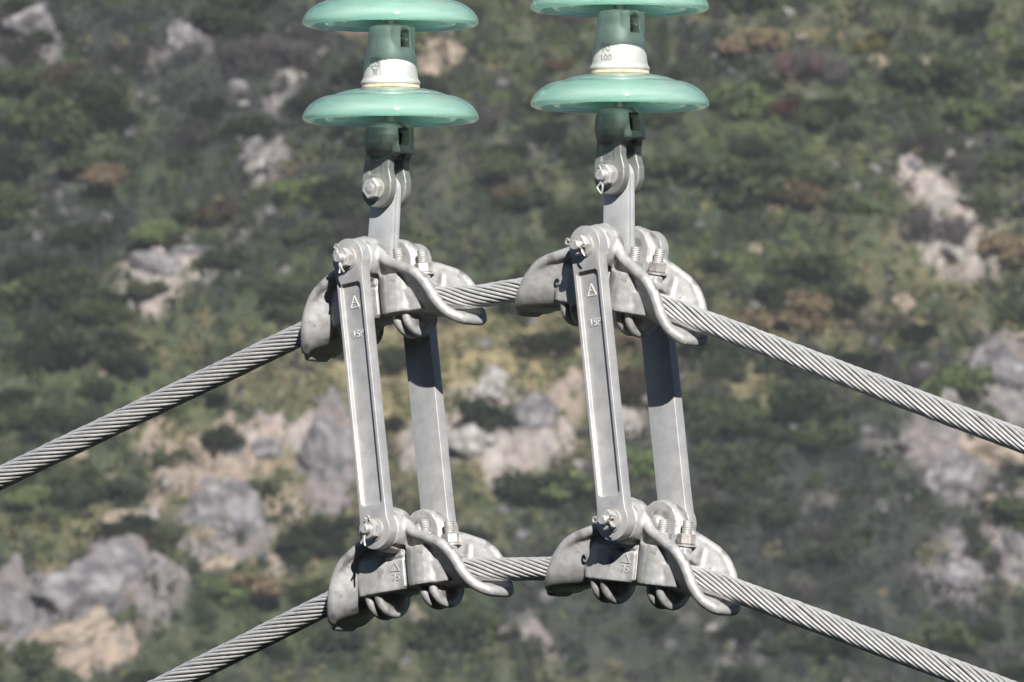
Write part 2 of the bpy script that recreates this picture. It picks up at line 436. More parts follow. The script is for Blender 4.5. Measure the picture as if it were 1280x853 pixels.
for k, (x, ti) in enumerate(UP):
    CL['u', k] = make_clamp(at(x, 0, 0) @ Matrix.Rotation(ti, 4, 'Y'),
        ['grey cast clamp on the upper cable directly under the left glass insulator string',
         'grey cast clamp on the upper cable directly under the right glass insulator string'][k], True, k == 1, (ME_BODY_L, ME_BODY)[k])
for k, (x, ti) in enumerate(LOW):
    CL['l', k] = make_clamp(at(x, 0, -LZ) @ Matrix.Rotation(ti, 4, 'Y'),
        ['grey cast clamp on the lower cable at the foot of the left pair of straps',
         'grey cast clamp on the lower cable at the foot of the right pair of straps'][k], False, k == 1, (ME_BODY_L, ME_BODY)[k])

# ------------------------------------------------------------------ straps between upper and lower clamps
L_MM = LST * 1000
def strap(bm):
    w2, r = 25, 29
    def outline(w2, r, dz):
        pts = []
        a0 = math.degrees(math.asin(min(1, w2 / r)))
        for a in np.linspace(90 - a0 + 180 - 0, 90 + a0 - 180 + 0, 2): pass
        top = [(r * math.sin(R(a)), r * math.cos(R(a))) for a in np.linspace(-118, 118, 22)]
        bot = [(-p[0], -L_MM - p[1]) for p in top]
        return [(-w2, -40)] * 0 + top + [(w2, -44), (w2, -L_MM + 44)] + bot + [(-w2, -L_MM + 44), (-w2, -44)]
    prism(bm, outline(w2, r, 0), 'y', -78.5, -60.5)
def strap_cut(bm):
    x = 19.5
    prism(bm, [(-x, -40), (-x + 4, -36), (x - 4, -36), (x, -40), (x, -L_MM + 40), (x - 4, -L_MM + 36), (-x + 4, -L_MM + 36), (-x, -L_MM + 40)], 'y', -86, -71.5)
def strap_mesh():
    bm = bmesh.new(); strap(bm)
    bmesh.ops.scale(bm, vec=(MM,) * 3, verts=bm.verts); me = mesh_of(bm, 'strap', False)
    bc = bmesh.new(); strap_cut(bc); bmesh.ops.scale(bc, vec=(MM,) * 3, verts=bc.verts); mc = mesh_of(bc, 'c', False)
    o = bpy.data.objects.new('tmp', me); COL.objects.link(o); c = bpy.data.objects.new('tmpc', mc); COL.objects.link(c)
    b = o.modifiers.new('b', 'BOOLEAN'); b.operation = 'DIFFERENCE'; b.object = c; b.solver = 'EXACT'
    bv = o.modifiers.new('v', 'BEVEL'); bv.width = .0016; bv.segments = 3; bv.limit_method = 'ANGLE'; bv.angle_limit = R(35)
    dg = bpy.context.evaluated_depsgraph_get(); dg.update()
    res = bpy.data.meshes.new_from_object(o.evaluated_get(dg)); bpy.data.objects.remove(o); bpy.data.objects.remove(c)
    res.materials.clear(); res.shade_smooth(); res.set_sharp_from_angle(angle=R(40)); res.name = 'strap_bar'
    return res
ME_STRAP = strap_mesh()
SLAB = {('f', 0): 'pale grey strap in front on the left, facing the viewer with a raised triangle',
        ('b', 0): 'pale grey strap behind on the left, partly in shadow and hidden by the clamps',
        ('f', 1): 'pale grey strap in front on the right, facing the viewer with a raised triangle',
        ('b', 1): 'pale grey strap behind on the right, black with shadow at its top'}
for k, (x, ti) in enumerate(UP):
    for s in 'fb':
        M = at(x, 0, 0) @ Matrix.Rotation(-LANG, 4, 'Y')
        if s == 'b': M = M @ Matrix.Rotation(PI, 4, 'Z')
        t = empty('strap', M, SLAB[s, k], 'strap', 'straps joining the upper and lower clamps')
        obj('bar', ME_STRAP, M_STRAP, t)
        l = obj('triangle_mark', ME_TRI_S, M_MARK, t); l.location = (0, -71.6 * MM, -64 * MM)
        l = obj('lettering', ME_15, M_MARK, t); l.matrix_local = Matrix.Translation((1 * MM, -71.6 * MM, -112 * MM)) @ FACE

# ------------------------------------------------------------------ link plate and socket clevis under each insulator
ZB = 104
def link(bm):
    arc1 = [(22.5 * math.cos(R(a)), ZB + 22 * math.sin(R(a))) for a in range(0, 181, 15)]
    arc0 = [(24 * math.cos(R(a)), 24 * math.sin(R(a))) for a in range(180, 361, 15)]
    prism(bm, arc1 + [(-23, 60)] + arc0 + [(23, 60)], 'y', -8.2, -.7)
    prism(bm, arc1 + [(-23, 60)] + arc0 + [(23, 60)], 'y', .7, 8.2)
    prism(bm, [(-19, 10), (19, 10), (19, 96), (-19, 96)], 'y', -2, 2)
ME_LINK = hard(link, 'link_plate', 1.2)
def sock(bm):
    # two ears, arms and the hollow cup the ball pin sits in   (origin on the clevis bolt)
    for sy in (-1, 1):
        arc = [(28 * math.cos(R(a)), 28 * math.sin(R(a))) for a in range(180, 361, 12)]
        prism(bm, arc + [(28, 12), (22, 30), (22, 56), (-22, 56), (-26, 30), (-28, 12)], 'y', sy * 10, sy * 24)
    prism(bm, [(-24, -24), (24, -24), (24, 24), (-24, 24)], 'z', 46, 60)
    lathe(bm, [(24, 48), (31, 51), (35, 57), (36, 66), (36, 80), (34, 90), (29, 96), (20, 99)], 48)
    prism(bm, [(8, 24), (28, 24), (37, 16), (37, -16), (28, -24), (8, -24)], 'z', 53, 93, [(8, 20), (25, 20), (33, 14), (33, -14), (25, -20), (8, -20)])
def sock_cut(bm):
    lathe(bm, [(13, 66), (20, 70), (20, 82), (10, 88), (10, 104)], 24)
    box(bm, 0, 60, -16, 4, 64, 90)
    box(bm, 0, 60, -9, 1, 88, 104)
    box(bm, 16, 60, -9, 9, 30, 54)
    prism(bm, [(-15, 20), (9, 20), (9, 43), (5, 47), (-11, 47), (-15, 43)], 'y', -30, -22.4)
ME_SOCK = cast(sock, 'socket_body', 1.1, 3, sock_cut)
ME_SBOLT = hard(lambda b: (lathe(b, [(7, -46), (8.5, -44), (8.5, 30), (7, 31)], 24, 'y'), hexa(b, 14, 24.5, 34, 'y')), 'bolt')
ME_SBOLTS = hard(lambda b: (lathe(b, [(7, -38), (8.5, -37), (8.5, 30), (7, 31)], 24, 'y'), hexa(b, 14, 24.5, 34, 'y')), 'bolt')
ME_SNUT = hard(lambda b: (lathe(b, [(17, -24.4), (17, -26.6)], 26, 'y'), hexa(b, 16, -26.8, -37, 'y')), 'nut')
ME_SSPL = hard(lambda b: (tube(b, smooth_path([(1, -41, 10), (4, -41, 14), (-3, -41, 14), (-1, -41, 9), (-1, -41, -10), (4, -42, -16), (2, -42, -27)], 4), 1.5, 6),
                          tube(b, smooth_path([(1, -41, 9), (-1, -41, -10), (-6, -42, -18), (1, -42, -27)], 4), 1.5, 6)), 'split_pin')
SOCKX = [.004, .001]
for k, (x, ti) in enumerate(UP):
    xi = (-SEPI if k == 0 else SEPI) + SHI; lean = Matrix.Rotation(math.atan2(xi - x, .213), 4, 'Y')
    t = empty('link_plate', at(x, 0, 0) @ lean, ['flat link plate between the left socket fitting and the clamp ears',
        'flat link plate between the right socket fitting and the clamp ears'][k], 'link plate', 'link plates above the upper clamps')
    obj('plate', ME_LINK, M_LINK, t)
    t = empty('socket_clevis', at(x + (xi - x) * ZB / 213, 0, ZB * MM) @ lean, ['forked socket fitting under the left insulator string, bolt end flush with its nut',
        'forked socket fitting under the right insulator string, split pin hanging from its bolt'][k], 'socket fitting', 'socket fittings under the insulators')
    obj('body', ME_SOCK, M_SOCK, t)
    b = obj('bolt', ME_SBOLTS if k == 0 else ME_SBOLT, M_BOLT, t); obj('nut', ME_SNUT, M_BOLT, b)
    if k == 1: obj('split_pin', ME_SSPL, M_BOLT, b)
    l = obj('lettering', ME_WS, M_SOCK, t); l.matrix_local = Matrix.Translation((-3 * MM, -22.7 * MM, 37 * MM)) @ FACE

# ------------------------------------------------------------------ glass insulators (origin at the middle of the rim)
Z_EQ = 213
def shed(bm):
    prof = [(20, 40), (42, 38.5), (56, 36.5), (70, 33.5), (79, 30.5), (84, 27.2), (88, 25.6), (92, 26.2), (97, 26), (106, 22.5), (115, 17), (122, 10.5), (127, 3), (129, -3), (128, -7.5), (124.5, -9.5), (119, -9.8),
            (114.5, -7), (111, 2), (107, 7), (101, 6), (98, -3), (96, -7), (93, -8), (90, -6), (87, 4), (82, 11), (76, 10), (73, 0), (70.5, -4), (67.5, -4), (65, 3), (60, 14), (52, 16), (48, 6), (44, 1), (40, 1), (37, 10), (33, 18), (20, 20)]
    lathe(bm, [(r, z) for r, z in prof], 96)
ME_SHED = hard(shed, 'glass_shed', ang=60)
def cap(bm):
    lathe(bm, [(30, 40), (41, 42), (44, 45), (43.5, 48.5), (40.5, 52), (39.5, 60), (39, 72), (37.5, 84), (35, 98), (33, 108), (32.5, 120), (31, 127), (26, 130.5), (18, 131)], 56)
    prism(bm, [(5, 24), (24, 24), (33, 17), (33, -17), (24, -24), (5, -24)], 'z', 94, 128)
def cap_cut(bm):
    lathe(bm, [(12, 96), (19, 100), (19, 115), (10, 121), (10, 140)], 24)
    box(bm, 0, 60, -15, 5, 97, 122)
    box(bm, 0, 60, -9, 1, 120, 140)
ME_CAP = cast(cap, 'iron_cap', 1.2, 3, cap_cut)
ME_CEM = hard(lambda b: lathe(b, [(30, 36), (40, 37), (42.8, 39), (42.8, 43), (36, 45)], 56), 'cement_ring')
ME_PINB = hard(lambda b: lathe(b, [(14, -2), (26, 14), (12, 6), (9, 2)][0:1] + [(8.6, 22), (8.6, -22), (11, -25), (13, -29), (13, -34), (9, -37)], 24), 'ball_pin')
def bp_(b): lathe(b, [(30, 20), (30, 12), (12, 8), (8.8, 4), (8.8, -24), (11, -28), (13.5, -31), (13.5, -36), (9, -39)], 28)
ME_PINB = hard(bp_, 'ball_pin')
ME_LOCK = hard(lambda b: rounded_tube(b, [(-36, 0, 110), (24, -2, 110), (33, -4, 108)], 2.6, 8), 'locking_pin')
def ring_mark(bm, cx=0, cz=0, r=7.6):
    pts = [(cx + r * math.cos(a), 0, cz + r * math.sin(a)) for a in np.linspace(0, 2 * PI, 25)]
    tube(bm, pts, .55, 5)
    w, h = 9.5, 16
    P = [(-w, h - 2 - 6), (-w + 1.5, h - 6), (w - 1.5, h - 6), (w, h - 8), (w, -h - 1), (-w, -h - 1), (-w, h - 8)]
    tube(bm, [(a, 0, b) for a, b in P], .5, 5)
ME_RINGM = hard(ring_mark, 'cap_emblem')
ME_UG = text_mesh('UG', 9, .5); ME_U2 = text_mesh('70', 8, .5)
ME_70 = text_mesh('70', 15, .6); ME_100 = text_mesh('100', 13, .6)
def cyl_wrap(me, rad, z0, ang):
    """bend a flat x-y lettering mesh round a vertical cylinder at bearing ang"""
    o = me.copy()
    for v in o.vertices:
        a = ang + v.co.x / rad; rr = rad + v.co.z
        v.co = Vector((rr * math.cos(a), rr * math.sin(a), z0 + v.co.y))
    return o
ANG = math.atan2(-math.cos(TH), math.sin(TH))      # bearing from which the emblems are read
INS = {0: ['upper green glass insulator of the left string, cut off by the top edge', 'lower green glass insulator of the left string, rusty ring and UG emblem on its cap'],
       1: ['upper green glass insulator of the right string, cut off by the top edge', 'lower green glass insulator of the right string with 70 raised on its cap']}
for k, (x, ti) in enumerate(UP):
    x = (-SEPI if k == 0 else SEPI) + SHI
    for j in (0, 1, 2):
        M = at(x, 0, (Z_EQ + 140 * j) * MM) @ Matrix.Rotation(R(25 * j), 4, 'Z') if False else at(x, 0, (Z_EQ + 140 * j) * MM)
        lab = INS[k][1 - j] if j < 2 else ['third green glass insulator of the left string, above the frame', 'third green glass insulator of the right string, above the frame'][k]
        t = empty('glass_insulator', M, lab, 'insulator', 'glass insulators in the two strings')
        obj('glass_shed', ME_SHED, M_GLASS, t)
        c = obj('cap', ME_CAP, M_CAP, t)
        obj('cement_ring', ME_CEM, M_CEMENT, t)
        obj('ball_pin', ME_PINB, M_SOCK, t)
        obj('locking_pin', ME_LOCK, M_BOLT, c)
        if j == 0 and k == 0:
            a0 = ANG - R(33)
            em = ME_RINGM.copy()
            for v in em.vertices: v.co = Vector((v.co.x, v.co.z, -v.co.y))
            obj('emblem', cyl_wrap(em, .0401, .0715, a0), M_CAPMARK, c)
            obj('lettering', cyl_wrap(ME_UG, .0398, .0715, a0), M_CAPMARK, c)
            obj('lettering', cyl_wrap(ME_U2, .0402, .059, a0), M_CAPMARK, c)
        if j == 0 and k == 1:
            a0 = ANG - R(30)
            obj('lettering', cyl_wrap(ME_70, .0395, .0745, a0), M_CAPMARK, c)
            obj('lettering', cyl_wrap(ME_100, .0400, .0605, a0), M_CAPMARK, c)

# ------------------------------------------------------------------ stranded cables
def cable_path(zoff, ENDS, kr, kl):
    pts = []
    def clamp_pts(x0, ti):
        out = []
        for xb in range(-162, 163, 12):
            zb = -66 - 15 * (xb / 165) ** 2
            X = xb * math.cos(ti) + zb * math.sin(ti); Z = -xb * math.sin(ti) + zb * math.cos(ti)
            out.append((x0 * 1000 + X, Z + zoff * 1000))
        return out
    l = clamp_pts(*ENDS[0]); r = clamp_pts(*ENDS[1])
    def away(p, q, k=1):
        d = Vector((q[0] - p[0], q[1] - p[1])).normalized(); out = []
        slope = d.y / d.x * k; x, z = q
        sgn = 1 if d.x > 0 else -1; step = 20
        dist = 0
        while dist < 7000:
            x += sgn * step; z += sgn * step * slope * (1 - dist / 60000); dist += step
            out.append((x, z))
            if dist > 1500: step = 80
        return out
    return away(l[1], l[0], kl)[::-1] + l + r + away(r[-2], r[-1], kr)
def make_cable(label, zoff, ENDS, kr, kl, yoff=0):
    P2 = cable_path(zoff, ENDS, kr, kl)
    # resample by arc length, finely inside the picture
    P = [Vector((a, yoff * 1000, b)) for a, b in P2]
    S = [0]
    for a, b in zip(P, P[1:]): S.append(S[-1] + (b - a).length)
    mid = S[-1] / 2; s = 0; ss = []
    while s < S[-1]:
        ss.append(s); s += 9 if abs(s - mid) < 1350 else 22
    X = np.interp(ss, S, [p.x for p in P]); Z = np.interp(ss, S, [p.z for p in P])
    for _ in range(6):
        X[1:-1] = (X[:-2] + 2 * X[1:-1] + X[2:]) / 4; Z[1:-1] = (Z[:-2] + 2 * Z[1:-1] + Z[2:]) / 4
    ss = np.array(ss)
    tx = np.gradient(X, ss); tz = np.gradient(Z, ss); n = np.hypot(tx, tz); tx /= n; tz /= n
    root = empty('cable', ASM, label, 'cable', 'stranded cables held by the clamps')
    n_s, rc, r0 = 16, 15.1, 2.25; LAY = 300; m = 7
    faces = []
    ns = len(ss)
    for i in range(ns - 1):
        for k in range(m):
            faces.append((i * m + k, i * m + (k + 1) % m, (i + 1) * m + (k + 1) % m, (i + 1) * m + k))
    def ring_mesh(cx, cy, cz, T, U, V, rad, nm):
        co = np.zeros((ns, m, 3))
        for k in range(m):
            a = 2 * PI * k / m
            co[:, k] = np.stack([cx, cy, cz], 1) + rad * (math.cos(a) * U + math.sin(a) * V)
        me = bpy.data.meshes.new(nm); me.from_pydata((co.reshape(-1, 3) * MM).tolist(), [], faces); me.shade_smooth()
        return me
    Yax = np.tile([0, 1., 0], (ns, 1)); T = np.stack([tx, 0 * tx, tz], 1); Nn = np.stack([-tz, 0 * tx, tx], 1)
    C = np.stack([X, np.full(ns, yoff * 1000), Z], 1)
    obj('core', ring_mesh(C[:, 0], C[:, 1], C[:, 2], T, Yax, Nn, 12.9, 'core'), M_CORE, root)
    rr = random.Random(int(zoff * 1000) + 5)
    for q in range(n_s):
        wob = 1 + 0.10 * np.sin(ss / rr.uniform(80, 240) + rr.uniform(0, 6)) * 0.12
        jit = rr.uniform(-.018, .018) + .012 * np.sin(ss / rr.uniform(150, 400) + rr.uniform(0, 6))
        a = 2 * PI * (q / n_s) + 2 * PI * ss / LAY + jit
        rad = (rc + rr.uniform(-.25, .25)) * wob
        O = np.cos(a)[:, None] * Yax + np.sin(a)[:, None] * Nn
        cc = C + O * rad[:, None] if hasattr(rad, '__len__') else C + O * rad
        Tan = np.gradient(cc, axis=0); Tan /= np.linalg.norm(Tan, axis=1)[:, None]
        W = np.cross(Tan, O); W /= np.linalg.norm(W, axis=1)[:, None]
        obj('strand', ring_mesh(cc[:, 0], cc[:, 1], cc[:, 2], Tan, O, W, r0, 'strand'), M_STRAND, root)
make_cable('upper stranded cable running through the two clamps under the insulators', 0, UP, .92, 1.085)
make_cable('lower stranded cable running through the two clamps at the feet of the straps', -LZ, LOW, 1.08, 1.19)

# ------------------------------------------------------------------ hillside
HP = 421 / DIST * PX                    # metres per photo pixel on the hillside
YC, SL = 399.0, .966; ZC = YC * math.tan(ELEV)
KY = SL * math.cos(ELEV) - math.sin(ELEV)
def pix(x, y): return 640 + x / HP, 426.5 - KY * (y - YC) / HP
def xy(px, py): return (px - 640) * HP, YC + (426.5 - py) * HP / KY
# bare rock: (px, py, rx, ry, strength, tone)   tone 0 pale, 1 grey, 2 tan
ROCK = [(330, 640, 150, 110, .36, 2), (80, 790, 120, 60, .42, 1), (620, 600, 120, 75, .38, 0), (1180, 260, 100, 95, .3, 0), (1180, 590, 110, 110, .38, 1), (200, 560, 60, 30, .4, 2), (20, 30, 60, 45, .5, 1), (215, 45, 50, 35, .38, 1), (450, 55, 45, 45, .45, 2), (545, 70, 45, 35, .4, 2), (360, 110, 40, 30, .4, 1), (320, 215, 35, 50, .55, 1), (420, 230, 24, 14, .4, 1),
        (60, 235, 70, 45, .28, 1), (215, 350, 70, 34, .7, 0), (175, 395, 22, 26, .45, 2), (290, 300, 60, 16, .3, 1),
        (1180, 235, 75, 50, .42, 0), (1195, 300, 45, 50, .5, 0), (1120, 410, 40, 30, .35, 2), (1250, 480, 50, 60, .7, 1), (1240, 585, 55, 28, .8, 2), (1180, 620, 70, 60, .5, 1), (1180, 730, 60, 50, .4, 1), (1270, 690, 40, 70, .5, 1),
        (270, 600, 75, 48, .85, 2), (290, 670, 60, 50, .8, 1), (420, 590, 50, 60, .8, 1), (350, 560, 60, 26, .6, 0), (640, 590, 85, 50, .75, 0), (690, 535, 60, 24, .5, 2), (540, 600, 45, 50, .5, 0),
        (135, 755, 90, 45, .8, 1), (15, 775, 40, 55, .7, 1), (110, 815, 70, 22, .8, 2), (190, 655, 40, 34, .5, 2), (360, 725, 45, 35, .4, 2), (800, 545, 50, 30, .4, 0),
        (640, 820, 70, 28, .4, 1), (520, 800, 40, 24, .4, 2), (920, 820, 70, 34, .35, 1), (860, 780, 50, 30, .3, 1), (1000, 660, 50, 40, .28, 1), (650, 210, 30, 25, .35, 1), (960, 455, 50, 12, .35, 0), (1030, 60, 120, 30, .25, 2)]
OCHRE = [(120, 640, 160, 60, .4), (340, 640, 140, 90, .45), (560, 560, 200, 100, .5), (980, 420, 200, 70, .4), (1150, 330, 110, 80, .35), (330, 480, 120, 50, .35), (60, 720, 80, 40, .4), (470, 720, 100, 60, .4), (640, 470, 170, 60, .8), (500, 530, 60, 50, .8), (740, 440, 80, 50, .6), (930, 490, 90, 40, .45), (230, 560, 60, 50, .5), (1040, 390, 120, 50, .3), (440, 480, 80, 40, .5), (1000, 20, 70, 35, .3)]
GREEN = [(60, 110, 110, 70, .7), (200, 220, 80, 50, .5), (100, 400, 120, 60, .8), (150, 500, 150, 60, .6), (60, 620, 100, 70, .8), (380, 400, 120, 60, .5), (930, 180, 120, 90, .6), (1000, 330, 100, 60, .6), (820, 330, 110, 70, .5), (1170, 70, 90, 60, .6),
         (640, 430, 80, 30, .5), (640, 640, 90, 40, .6), (380, 660, 70, 50, .6), (330, 790, 120, 40, .6), (570, 790, 60, 40, .7), (1010, 520, 120, 60, .5), (790, 480, 60, 50, .3), (700, 290, 90, 60, .3)]
MAUVE = [(60, 60, 200, 120, .9), (300, 140, 160, 110, .9), (1000, 700, 260, 130, .95), (150, 40, 260, 90, .8), (60, 280, 160, 90, .8), (380, 170, 200, 90, .6), (1000, 640, 200, 160, .9), (1050, 780, 250, 90, .9), (760, 780, 160, 80, .7), (1200, 180, 90, 80, .5), (850, 90, 120, 70, .6), (900, 250, 80, 50, .4), (300, 320, 140, 60, .5), (560, 250, 100, 100, .4)]
def fbm(x, y, s, o=4, seed=0.0): return noise.fractal(Vector((x / s + seed, y / s - seed * .7, seed)), 1.0, 2.0, o)
def blobs(L, px, py, idx=None):
    best = 0; tone = None
    for b in L:
        d = ((px - b[0]) / b[2]) ** 2 + ((py - b[1]) / b[3]) ** 2
        if d < 4:
            v = b[4] * math.exp(-d * .9)
            if v > best: best = v; tone = b[5] if len(b) > 5 else None
    return best, tone
def region(x, y):
    px, py = pix(x, y)
    wx, wy = fbm(x, y, 1.6, 3, 3.1) * 45, fbm(x, y, 1.6, 3, 8.4) * 40
    px += wx; py += wy
    if -200 < px < 1480 and -250 < py < 1100:
        return blobs(ROCK, px, py), blobs(OCHRE, px, py)[0], blobs(GREEN, px, py)[0], blobs(MAUVE, px, py)[0]
    n = fbm(x, y, 9, 3, 1.7)
    return ((max(0, n) * 1.5, 1 if fbm(x, y, 5, 2, 6) > 0 else 2), max(0, -n) * .7, max(0, fbm(x, y, 12, 3, 4.4)) * 1.5, max(0, fbm(x, y, 14, 3, 9.2)) * 1.6)
def sst(a, b, v): t = min(1, max(0, (v - a) / (b - a))); return t * t * (3 - 2 * t)
TOPZ, BOTZ = 118.0, -60.0
def height(x, y, fine=True, rk=None):
    z = ZC + (y - YC) * SL
    z += .9 * fbm(x, y, 14, 3, .5) * 1.6
    if abs(x) > 60: z += (abs(x) - 60) * .0 + 8 * fbm(x, y, 120, 3, 2.2) * min(1, (abs(x) - 60) / 80)
    if fine:
        if rk is None: rk = region(x, y)[0][0]
        z += .32 * fbm(x, y, 3.0, 4, 7.7) + .1 * fbm(x, y, .7, 3, 1.1)
        if rk > .15:
            vd_, vp = noise.voronoi(Vector((x / 1.25 + 40, y * 1.25 / 1.1, 1.3)))
            c = vp[0]; h = noise.cell(Vector((c.x * 7.3, c.y * 5.1, 2.2)))
            edge = sst(0, .16, vd_[1] - vd_[0])
            vd2, vp2 = noise.voronoi(Vector((x / .42 + 11, y * 1.2 / .4, 5.3)))
            e2 = sst(0, .14, vd2[1] - vd2[0])
            z += sst(.2, .55, rk) * ((.45 + .55 * h) * edge * .75 + .18 * e2 + .12 * fbm(x, y, .35, 3, 4))
    if z > TOPZ - 8: z = TOPZ - 8 + 8 * math.tanh((z - TOPZ + 8) / 8)
    if z < BOTZ + 10: z = BOTZ + 10 + 10 * math.tanh((z - BOTZ - 10) / 10)
    if y < -70: z += min(TOPZ + 40 - BOTZ, (-70 - y) * .95 * (1 + .12 * noise.noise(Vector((x / 90, y / 60, 3)))))  # unseen slope behind the camera, added to block low sky and darken metal reflections
    return z
def axis_samples(c, half, fine, lo, hi, grow=1.18, mid=60):
    a = list(np.arange(c - half, c + half + 1e-6, fine))
    s = fine; v = a[-1]
    while v < hi: s *= 1.035 if v < c + mid else grow; v += s; a.append(min(v, hi))
    s = fine; v = a[0]; pre = []
    while v > lo: s *= 1.035 if v > c - mid else grow; v -= s; pre.append(max(v, lo))
    return pre[::-1] + a
TX = axis_samples(0, 17.5, .115, -620, 620, 1.2, 75); TY = axis_samples(YC + .3, 13.2, .105, -320, 640, 1.2, 38)
PAL = {'base': (.031, .042, .025), 'dirt': (.055, .060, .038), 'ochre': (.165, .147, .085), 'green': (.030, .046, .019), 'mauve': (.019, .023, .023), 'r0': (.19, .178, .170), 'r1': (.115, .11, .115), 'r2': (.175, .152, .130)}
def mixc(a, b, t): return tuple(p + (q - p) * t for p, q in zip(a, b))
verts = []; cols = []; rocky = []
for y in TY:
    for x in TX:
        near = abs(x) < 80 and abs(y - YC) < 45
        if y < 240 or y > 520 or abs(x) > 150:
            (rk, tn), oc, gr, ma = (0, 1), 0, .6, .2
        else: (rk, tn), oc, gr, ma = region(x, y)
        z = height(x, y, near, rk)
        verts.append((x, y, z))
        n1 = .5 + .5 * fbm(x, y, 1.1, 3, 12.5)
        c = mixc(PAL['base'], PAL['dirt'], sst(.3, .8, n1))
        c = mixc(c, PAL['mauve'], sst(.1, .6, ma) * .8)
        c = mixc(c, PAL['green'], sst(.1, .6, gr) * .8)
        c = mixc(c, PAL['ochre'], sst(.15, .6, oc) * .85)
        if rk > .1: c = mixc(c, PAL['r%d' % (tn if tn is not None else 1)], sst(.18, .42, rk + .16 * (n1 - .5)))
        k = .82 + .36 * n1
        cols.extend((c[0] * k, c[1] * k, c[2] * k, 1))
nx, ny = len(TX), len(TY)
faces = [(j * nx + i, j * nx + i + 1, (j + 1) * nx + i + 1, (j + 1) * nx + i) for j in range(ny - 1) for i in range(nx - 1)]
me = bpy.data.meshes.new('hillside'); me.from_pydata(verts, [], faces); me.shade_smooth()
ca = me.color_attributes.new('tone', 'FLOAT_COLOR', 'POINT'); ca.data.foreach_set('color', cols)
def land_mat():
    m, t, b = new_mat('hillside_earth'); N = t.nodes; L = t.links
    at_ = N.new('ShaderNodeAttribute'); at_.attribute_name = 'tone'
    tc = N.new('ShaderNodeTexCoord')
    n = N.new('ShaderNodeTexNoise'); n.inputs['Scale'].default_value = 3.2; n.inputs['Detail'].default_value = 8; n.inputs['Roughness'].default_value = .65
    L.new(tc.outputs['Object'], n.inputs['Vector'])
    n2 = N.new('ShaderNodeTexNoise'); n2.inputs['Scale'].default_value = 1.1; n2.inputs['Detail'].default_value = 5
    L.new(tc.outputs['Object'], n2.inputs['Vector'])
    cr = N.new('ShaderNodeValToRGB'); e = cr.color_ramp.elements
    e[0].position = .3; e[0].color = (.55, .53, .56, 1); e[1].position = .7; e[1].color = (1.4, 1.35, 1.28, 1)
    L.new(n.outputs['Fac'], cr.inputs[0])
    mx = N.new('ShaderNodeMix'); mx.data_type = 'RGBA'; mx.blend_type = 'MULTIPLY'; mx.inputs[0].default_value = 1
    L.new(at_.outputs['Color'], mx.inputs[6]); L.new(cr.outputs[0], mx.inputs[7])
    cr2 = N.new('ShaderNodeValToRGB'); e = cr2.color_ramp.elements
    e[0].position = .42; e[0].color = (1, 1, 1, 1); e[1].position = .7; e[1].color = (1.06, .98, .92, 1)
    L.new(n2.outputs['Fac'], cr2.inputs[0])
    my = N.new('ShaderNodeMix'); my.data_type = 'RGBA'; my.blend_type = 'MULTIPLY'; my.inputs[0].default_value = 1
    L.new(mx.outputs[2], my.inputs[6]); L.new(cr2.outputs[0], my.inputs[7])
    L.new(my.outputs[2], b.inputs['Base Color']); b.inputs['Roughness'].default_value = .95; b.inputs['Specular IOR Level'].default_value = .15
    bp = N.new('ShaderNodeBump'); bp.inputs['Strength'].default_value = .6; bp.inputs['Distance'].default_value = .12
    L.new(n.outputs['Fac'], bp.inputs['Height']); L.new(bp.outputs[0], b.inputs['Normal'])
    return m
tag(obj('hillside', me, land_mat()), kind='structure')

# ------------------------------------------------------------------ boulders
def rock_mat(name, c1, c2, c3):
    m, t, b = new_mat(name); N = t.nodes; L = t.links
    tc = N.new('ShaderNodeTexCoord'); n = N.new('ShaderNodeTexNoise'); n.inputs['Scale'].default_value = 2.4; n.inputs['Detail'].default_value = 9; n.inputs['Roughness'].default_value = .68
    L.new(tc.outputs['Object'], n.inputs['Vector'])
    cr = N.new('ShaderNodeValToRGB'); e = cr.color_ramp.elements
    e[0].position = .38; e[0].color = (*c1, 1); e[1].position = .62; e[1].color = (*c3, 1); q = e.new(.5); q.color = (*c2, 1)
    L.new(n.outputs['Fac'], cr.inputs[0]); L.new(cr.outputs[0], b.inputs['Base Color']); b.inputs['Roughness'].default_value = .92; b.inputs['Specular IOR Level'].default_value = .2
    bp = N.new('ShaderNodeBump'); bp.inputs['Strength'].default_value = .9; bp.inputs['Distance'].default_value = .1
    L.new(n.outputs['Fac'], bp.inputs['Height']); L.new(bp.outputs[0], b.inputs['Normal'])
    return m
RM = [rock_mat('pale_rock', (.09, .085, .08), (.19, .178, .165), (.30, .28, .26)), rock_mat('grey_rock', (.05, .048, .052), (.11, .105, .11), (.20, .19, .19)), rock_mat('tan_rock', (.09, .072, .056), (.19, .155, .12), (.31, .26, .20))]
def boulder_mesh(seed):
    r_ = random.Random(seed); bm = bmesh.new(); bmesh.ops.create_icosphere(bm, subdivisions=4, radius=1)
    planes = []
    for _ in range(9):
        v = Vector((r_.gauss(0, 1), r_.gauss(0, 1), r_.gauss(0, 1))).normalized(); planes.append((v, r_.uniform(.45, .8)))
    off = Vector((r_.uniform(-9, 9), r_.uniform(-9, 9), 0))
    for v in bm.verts:
        for p, d in planes:
            k = v.co.dot(p) - d
            if k > 0: v.co -= p * k * .93
        v.co *= 1 + .16 * noise.fractal(v.co * 2.2 + off, 1, 2, 5)
    return mesh_of(bm, 'boulder', True, 40)
BM_ = [boulder_mesh(s) for s in range(7)]
for m_ in BM_: m_.materials.append(RM[0])
